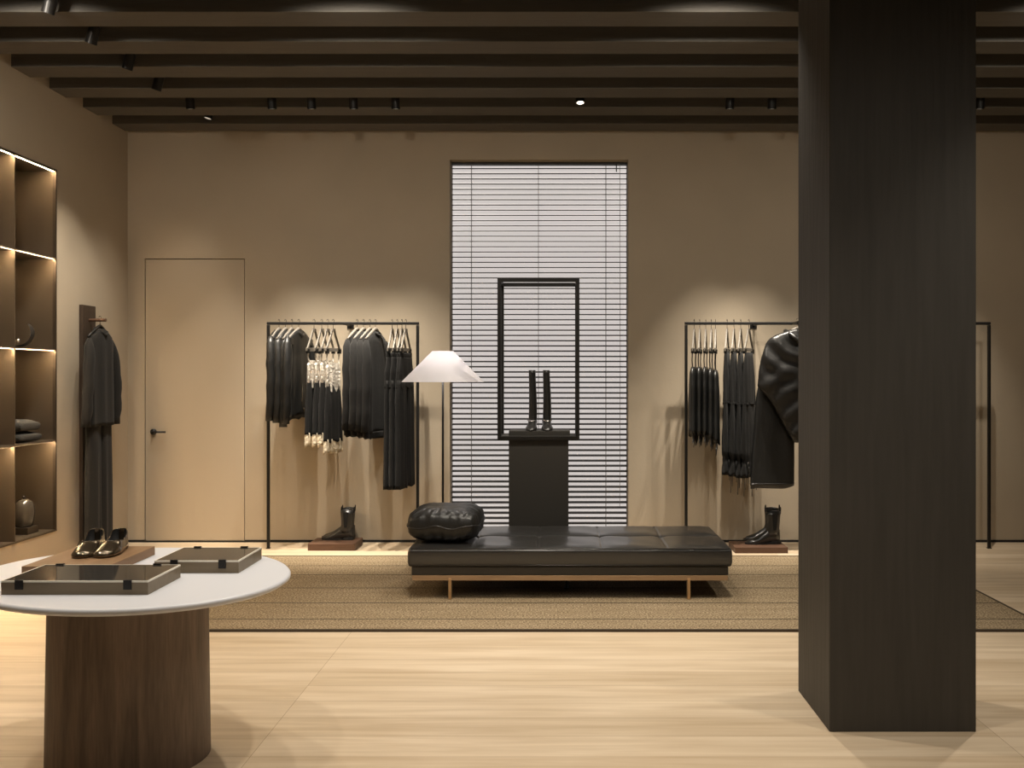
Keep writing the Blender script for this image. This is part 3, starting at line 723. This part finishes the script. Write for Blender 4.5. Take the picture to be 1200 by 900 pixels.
for s_ in (-1, 1):
    b = BM(); drape(b, [(.80, .088, .032, s_ * .085, 0), (1.2, .092, .034, s_ * .088, 0), (1.80, .095, .036, s_ * .09, 0)], wave=.006, lam=.12, ph=s_); obj('leg', b, 'coat', tr_, smooth=True)

# ------------------------------------------------------------ display cabinet in left wall
DEP = .42
cb_ = thing('display_cabinet', 'lit bronze shelving niche set into the left wall', 'cabinet', (XL, 0, CZ0))
HH = CZ1 - CZ0; th = .008
obj('back_panel', box(-DEP - .01, -DEP, CY0, CY1, 0, HH), 'bronze', cb_)
b = BM(); e = .012
bx(b, -.02, .004, CY0 - e, CY1 + e * .3, HH - e, HH); bx(b, -.02, .004, CY0 - e, CY1 + e * .3, 0, e * .8)
bx(b, -.02, .004, CY1 - e, CY1, e * .8, HH - e)
obj('edge_trim', b, 'bronze_edge', cb_)
levels = [0, .677, 1.361, 2.051, HH]
for k in range(5):
    y = CY1 - .517 * k
    b = BM(); bx(b, -DEP, -.0 if 0 < k < 4 else -.004, y - th, y, .008, HH - .008); obj('side_panel' if k in (0, 4) else 'divider', b, 'bronze', cb_)
for i, lv in enumerate(levels):
    z0 = lv if i < 4 else HH - .012
    b = BM(); bx(b, -DEP, -.002, CY0, CY1 - th - .001, z0, z0 + .012); obj('shelf' if 0 < i < 4 else 'end_shelf', b, 'bronze', cb_)
for k in range(4):
    y1 = CY1 - .517 * k - th - .004; y0 = y1 - .517 + th + .008
    for i in range(1, 5):
        zz = (levels[i] if i < 4 else HH - .012) - .001
        o = obj('light_strip', box(-.020, -.013, y0, y1, zz - .0008, zz), 'led', cb_); o['label'] = 'glowing warm light strip'
        obj('light_baffle', box(-.011, -.007, y0, y1, zz - .003, zz), 'bronze_edge', cb_)
def shelf_z(i): return CZ0 + (levels[i] if i else 0) + .012
# folded knits
def folded(loc, w, d_, h_, label, group, rz=0):
    b = BM(); rings = []; n = 32
    for k in range(17):
        u = -1 + 2 * k / 16; yy = d_ / 2 * u; e_ = (1 - abs(u) ** 8) ** .3 if abs(u) < 1 else .35
        e_ = max(e_, .45)
        rings.append([(w / 2 * math.copysign(abs(math.cos(a)) ** .45, math.cos(a)) * (.96 + .04 * e_), yy, h_ / 2 + h_ / 2 * e_ * math.copysign(abs(math.sin(a)) ** .6, math.sin(a)) + .004 * math.sin(5 * a + u)) for a in [2 * PI * i / n for i in range(n)]])
    loft(b, rings); t_ = thing('folded_sweater', label, 'sweater', loc, rz, group)
    obj('folded_body', b, 'towel', t_, smooth=True)
    b = BM(); tube(b, [(-w / 2 - .002, -d_ / 2 * .8, h_ * .5), (-w / 2 - .004, 0, h_ * .48), (-w / 2 - .002, d_ / 2 * .8, h_ * .5)], .004, 6); obj('fold_edge', b, 'towel', t_, smooth=True)
    return t_
z2 = shelf_z(1)
for yy, lab in ((6.60, 'in the compartment nearest the board'), (6.10, 'in the compartment at the photo edge')):
    folded((XL - .20, yy, z2), .33, .28, .072, 'dark grey folded knit, lower of two ' + lab, 'folded knits in the niche')
    folded((XL - .20, yy, z2 + .074), .32, .27, .085, 'dark grey folded knit, upper of two ' + lab, 'folded knits in the niche', .05)
# lidded jar
def jar(loc, label, sc=1):
    t_ = thing('lidded_jar', label, 'jar', loc); t_.scale = (sc, sc, sc)
    b = BM(); lathe(b, [(.055, 0), (.068, .01), (.078, .06), (.082, .12), (.078, .17), (.065, .205), (.04, .225), (.02, .232)], n=40); obj('body', b, 'jar', t_, smooth=True)
    b = BM(); lathe(b, [(.006, .228), (.007, .236), (.014, .244), (.014, .252), (.006, .26)], n=20); obj('knob', b, 'jar', t_, smooth=True)
    return t_
b = box(-.07, .07, -.07, .07, 0, .05)
jx, jy = XL - .20, 6.70
o = obj('jar_block', b, 'bronze_edge', bevel=.003); o.location = (XL - .14, 6.685, shelf_z(0)); tag(o, 'dark square block beneath the smoky jar in the niche', 'block')
jar((XL - .14, 6.685, shelf_z(0) + .05), 'smoky domed jar with small knob in the lowest niche compartment', .88)
# curved handbag with a bright clasp on the third shelf
t_ = thing('crescent_bag', 'dark crescent-shaped bag with bright clasp on a niche shelf', 'bag', (XL - .17, 6.66, shelf_z(2)), math.radians(10))
b = BM(); rings = []
for k in range(19):
    a = -.30 + (PI * .80) * k / 18 ; r_ = .13; wd = .10 * math.sin(PI * (k + 1.0) / 20) + .006
    cxp, czp = .05 - r_ * math.cos(a - PI / 2) * .6 + .07, .02
    px_, pz_ = .10 * math.sin(a) + .0, .115 - .095 * math.cos(a)
    rings.append([(px_ + wd * .5 * math.cos(q) * math.cos(a), .035 * math.sin(q) , max(.001, pz_ + wd * .5 * math.cos(q) * math.sin(a))) for q in [2 * PI * j / 16 for j in range(16)]])
loft(b, rings); obj('body', b, 'leather', t_, smooth=True)
b = BM(); bmesh.ops.create_uvsphere(b, u_segments=16, v_segments=10, radius=.016, matrix=Matrix.Translation((0.02, -.045, .055))); o = obj('clasp', b, 'chrome', t_, smooth=True); o['label'] = 'bright metal clasp'
# round dark vase on the top compartment
t_ = thing('round_vase', 'dark round vase half hidden behind the upper niche divider', 'vase', (XL - .30, 6.58, shelf_z(3)))
b = BM(); lathe(b, [(.05, 0), (.09, .03), (.115, .09), (.11, .15), (.07, .20), (.035, .22), (.038, .235), (.03, .235), (.028, .21)], n=36); obj('body', b, 'jar', t_, smooth=True)
b = BM(); lathe(b, [(.036, .234), (.042, .24), (.036, .246)], n=24); obj('rim', b, 'jar', t_, smooth=True)

# ------------------------------------------------------------ round table
TZ = .72
tb = thing('display_table', 'white-topped oval display table on a wide walnut drum base', 'table', (-1.614, 3.436, 0))
ax, ay = .624, .503; rot = math.atan2(.434, -.901)
def ell(sx, z, n=120):
    out = []
    for i in range(n):
        a = 2 * PI * i / n; x, y = (ax + sx) * math.cos(a), (ay + sx) * math.sin(a)
        out.append((x * math.cos(rot) - y * math.sin(rot), x * math.sin(rot) + y * math.cos(rot), z))
    return out
b = BM(); loft(b, [ell(-.045, TZ - .030), ell(-.012, TZ - .026), ell(.002, TZ - .016), ell(.002, TZ - .008), ell(-.003, TZ - .002), ell(-.008, TZ)])
o = obj('table_top', b, 'white', tb); o['label'] = 'glossy white top'
for p in o.data.polygons:
    if len(p.vertices) == 4: p.use_smooth = True
b = BM(); 
for_r = []
for rr_, z_ in ((1.035, 0), (1.035, .004), (1.0, TZ - .0305)):
    ring = []
    for i in range(96):
        a_ = 2 * PI * i / 96; x_, y_ = .280 * rr_ * math.cos(a_), .25 * rr_ * math.sin(a_); th_ = math.radians(22)
        ring.append((x_ * math.cos(th_) - y_ * math.sin(th_) - .03, x_ * math.sin(th_) + y_ * math.cos(th_) + .045, z_))
    for_r.append(ring)
loft(b, for_r)
obj('drum_base', b, 'pedestal', tb)
for p in tb.children[1].data.polygons:
    if len(p.vertices) == 4: p.use_smooth = True

def glassbox(x0, x1, y0, y1, clips_f, clips_b, label):
    t_ = thing('glass_lid_box', label, 'box', ((x0 + x1) / 2, (y0 + y1) / 2, TZ), 0, 'glass-lidded boxes on the white table')
    cx_, cy_ = (x0 + x1) / 2, (y0 + y1) / 2; a, c = (x1 - x0) / 2, (y1 - y0) / 2; w = .010
    b = BM(); bx(b, -a, a, -c, -c + w, 0, .042); bx(b, -a, a, c - w, c, 0, .042); bx(b, -a, -a + w, -c + w, c - w, 0, .042); bx(b, a - w, a, -c + w, c - w, 0, .042); bx(b, -a + w, a - w, -c + w, c - w, 0, .008)
    obj('case', b, 'boxframe', t_)
    b = BM(); bx(b, -a, a, -c, -c + .004, .042, .048); bx(b, -a, a, c - .004, c, .042, .048); bx(b, -a, -a + .004, -c + .004, c - .004, .042, .048); bx(b, a - .004, a, -c + .004, c - .004, .042, .048)
    o = obj('lid_edge', b, 'lip', t_); o['label'] = 'bright lid edge'
    o = obj('glass_lid', box(-a + .004, a - .004, -c + .004, c - .004, .042, .0475), 'smoke', t_); o['label'] = 'dark reflective glass'
    for x in clips_f:
        b = BM(); bx(b, x - cx_ - .014, x - cx_ + .014, -c - .003, -c, .018, .050); bx(b, x - cx_ - .014, x - cx_ + .014, -c, -c + .006, .0485, .0505); obj('clip', b, 'black', t_)
    for x in clips_b:
        b = BM(); bx(b, x - cx_ - .014, x - cx_ + .014, c, c + .003, .018, .052); bx(b, x - cx_ - .014, x - cx_ + .014, c - .008, c, .0485, .0525); obj('clip', b, 'black', t_)
glassbox(-1.908, -1.405, 3.105, 3.371, (-1.846, -1.475), (-1.85, -1.49), 'larger glass-lidded taupe box at the front of the white table')
glassbox(-1.535, -1.215, 3.444, 3.71, (-1.46, -1.277), (-1.475, -1.285), 'smaller glass-lidded taupe box at the right back of the table')
tag(obj('wooden_slab', box(-2.01, -1.69, 3.395, 3.80, TZ, TZ + .036), 'walnut_slab', bevel=.002), 'orange-brown wooden slab under the metallic shoes on the table', 'slab')

def pump(loc, rz, label):
    t_ = thing('flat_shoe', label, 'shoe', loc, rz, 'metallic flat shoes on the wooden slab')
    t_.scale = (1.1, 1.06, 1.12)
    L, n = .235, 34
    def sec(t):
        W = interp([(0, .010), (.04, .026), (.12, .037), (.3, .042), (.5, .036), (.7, .031), (.88, .031), (.96, .024), (1, .010)], t)[0]
        Ht = interp([(0, .010), (.05, .022), (.15, .030), (.3, .042), (.38, .048), (.5, .042), (.65, .040), (.8, .050), (.92, .064), (1, .068)], t)[0]
        G = 0 if t < .33 else W * interp([(.33, 0), (.37, .55), (.45, .84), (.6, .9), (1, .9)], t)[0]
        return W, Ht, G
    b = BM(); rings = []; bi = BM(); ri = []
    for k in range(n + 1):
        t = k / n; W, Ht, G = sec(t); y = -L + L * t; cxx = .006 * math.sin(t * PI * 1.1)
        half = []
        for j in range(11):
            u = j / 10
            if u < .2: x = W * (u / .2); z = .002 + .002 * u
            else:
                v = (u - .2) / .8; x = G + (W - G) * math.cos(v * PI / 2) ** .75; z = .004 + (Ht - .004) * math.sin(v * PI / 2) ** .9
            half.append((x, z))
        ring = [(cxx + x, y, z) for x, z in half] + [(cxx - x, y, z) for x, z in half[::-1][:-1]]
        rings.append(ring)
        if t >= .33:
            g = max(G - .0015, .001); ri.append([(cxx + g, y, Ht - .001), (cxx + g * 1.02, y, .012), (cxx, y, .009), (cxx - g * 1.02, y, .012), (cxx - g, y, Ht - .001)])
    # upper shell left open along the top line
    vr = [[b.verts.new(p) for p in r_] for r_ in rings]
    m_ = len(vr[0])
    for k, (a, c) in enumerate(zip(vr, vr[1:])):
        for i in range(m_):
            j = (i + 1) % m_
            if i == 10 and k / n >= .33: continue
            b.faces.new((a[i], a[j], c[j], c[i]))
    b.faces.new(vr[0][::-1])
    bmesh.ops.remove_doubles(b, verts=b.verts[:], dist=.0003)
    obj('upper', b, 'gold', t_, smooth=True)
    # heel counter closes the back
    W, Ht, G = sec(1); b = BM()
    bx(b, -W, W, -.003, .001, .003, Ht); obj('heel_counter', b, 'gold', t_, smooth=False, bevel=.001)
    loft(bi, ri, True, True, closed=False) if False else None
    vi = [[bi.verts.new(p) for p in r_] for r_ in ri]
    for a, c in zip(vi, vi[1:]):
        for i in range(4): bi.faces.new((a[i], a[i + 1], c[i + 1], c[i]))
    obj('lining', bi, 'insole', t_, smooth=True)
    b = BM(); pts = []
    for k in range(int(n * .36), n + 1):
        W, Ht, G = sec(k / n); cxx = .006 * math.sin(k / n * PI * 1.1); pts.append((cxx + G, -L + L * k / n, Ht))
    for k in range(n, int(n * .36) - 1, -1):
        W, Ht, G = sec(k / n); cxx = .006 * math.sin(k / n * PI * 1.1); pts.append((cxx - G, -L + L * k / n, Ht))
    pts.append(pts[0]); tube(b, pts, .0018, 6); obj('topline_binding', b, 'gold', t_, smooth=True)
    b = BM(); loft(b, [[(x, y, z) for x, y in ((-.024, 0), (-.03, -.04), (.03, -.04), (.024, 0))] for z in (-.001, .010)]); obj('heel', b, 'insole', t_)
    return t_
pump((-1.918, 3.775, TZ + .037), math.radians(12), 'bronze metallic flat shoe on the wooden slab, left of the pair')
pump((-1.822, 3.785, TZ + .037), math.radians(8), 'bronze metallic flat shoe on the wooden slab, right of the pair')

# ------------------------------------------------------------ lighting
WARM = (1.0, .90, .76)
def spot(x, y, tx, ty, tz, energy, deg, blend=.6, col=WARM, rad=.018, z=3.56, label=None, bright=False):
    l = bpy.data.lights.new('spot', 'SPOT'); l.energy = energy; l.spot_size = math.radians(deg); l.spot_blend = blend; l.color = col; l.shadow_soft_size = rad
    o = bpy.data.objects.new('spot_beam', l)
    t_ = thing('track_spotlight', label or 'small black ceiling spotlight', 'spotlight', (x, y, z), 0, 'ceiling spotlights between the beams')
    dv = (Vector((tx, ty, tz)) - Vector((x, y, z))).normalized()
    COL.objects.link(o); o.location = Vector((x, y, z)) + dv * .01; o.rotation_euler = dv.to_track_quat('-Z', 'Y').to_euler()
    q = dv.to_track_quat('-Z', 'Y').to_matrix().to_4x4()
    n = 24
    def ring(r_, zz): return [q @ Vector((r_ * math.cos(2 * PI * i / n), r_ * math.sin(2 * PI * i / n), zz)) for i in range(n)]
    b = BM(); loft(b, [ring(.030, .004), ring(.035, .0), ring(.035, .11), ring(.02, .125)]); obj('housing', b, 'black', t_, smooth=False)
    b = BM(); loft(b, [ring(.026, .0035), ring(.026, .0028)]); obj('lens', b, 'lens' if bright else 'lens_dim', t_)
    b = BM(); e_ = q @ Vector((0, 0, .10)); tube(b, [e_, (e_.x, e_.y, H - z)], .008, 8); obj('stem', b, 'black', t_)
    return t_
G7 = 7.125
# row washing the racks and wall
rowx = [(-2.89, 20, 'far left of the wall row, above the door'), (-2.25, 46, 'above the left post of the left rack'), (-1.94, 46, 'above the leather jackets'), (-1.61, 46, 'above the slip dresses'),
        (-1.28, 46, 'above the trousers'), (1.34, 50, 'above the strappy tops'), (1.67, 50, 'above the tie-hem dresses'), (2.35, 25, 'behind the column'), (3.30, 25, 'right of the column')]
for x, e_, lab in rowx:
    spot(x, G7, x + .0, 7.85, .30, e_ * 3.4, 46, 1.0, label='small black ceiling spotlight ' + lab)
# row along the left wall
for i, y in enumerate((5.24, 5.72, 6.20, 6.65)):
    spot(-2.95, y, -3.85, y + .5, 1.0, 46, 60, .7, label='small black spotlight of the left row, %s' % ['nearest the viewer', 'second from the viewer', 'third from the viewer', 'fourth from the viewer'][i])
spot(-2.94, 7.60, -3.7, 7.4, .6, 18, 60, .7, z=3.62, label='small black spotlight at the back left corner of the ceiling')
# daybed and plinth
spot(.167, 7.10, .3, 6.6, .2, 60, 75, .8, z=3.60, bright=True, label='bright lit ceiling spotlight above the daybed')
spot(-.9, 5.235, -.3, 6.3, .2, 70, 80, .8, z=3.66, label='ceiling spotlight in front of the daybed, left')
spot(1.0, 5.235, .6, 6.3, .2, 70, 80, .8, z=3.66, label='ceiling spotlight in front of the daybed, right')
# table; then unseen fill spots added over the floor, the last for the column
for x, y, tx, ty, e_ in ((-1.2, 3.8, -1.5, 3.5, 34), (-2.2, 4.3, -1.7, 3.5, 34), (-1.6, 2.4, -1.6, 3.4, 34), (-.3, 4.3, -.4, 4.2, 80), (-.2, 2.8, 0, 3.6, 60), (1.0, 4.75, .8, 4.5, 66), (2.6, 4.75, 2.7, 4.9, 80), (2.2, 2.8, 2.2, 3.0, 60), (-3.0, 3.3, -3.2, 3.6, 60), (0, 1.0, 0, 1.0, 60), (1.9, .4, 1.5, 3.7, 40)):
    spot(x, y, tx, ty, 0, e_, 85, .8, z=3.66, rad=.03, label='black ceiling spotlight above the white oval table' if -2.5 < x < -1 else 'added unseen ceiling spotlight for fill light above the open floor')
for x, lab in ((-3.0, 'far left'), (-1.2, 'left of centre'), (.9, 'right of centre'), (3.0, 'far right')):  # out-of-view spots added to lift the dim upper back wall
    spot(x, 4.755, x * 1.05, 8.0, 2.2, 36, 95, 1.0, rad=.08, z=3.60, label='added unseen ceiling spotlight brightening the back wall, ' + lab)
# bulb inside the lamp shade
l = bpy.data.lights.new('bulb', 'POINT'); l.energy = 1.5; l.color = (1, .93, .88); l.shadow_soft_size = .04
o = bpy.data.objects.new('bulb_light', l); COL.objects.link(o); o.location = (lx, LY, zb + .012 + .08)

w = bpy.data.worlds.new('world'); scn.world = w; w.use_nodes = True
w.node_tree.nodes['Background'].inputs[0].default_value = (1, .85, .68, 1); w.node_tree.nodes['Background'].inputs[1].default_value = .02
vs = scn.view_settings; vs.view_transform = 'Standard'; vs.look = 'None'; vs.gamma = 1; vs.exposure = 1.0; vs.use_curve_mapping = False
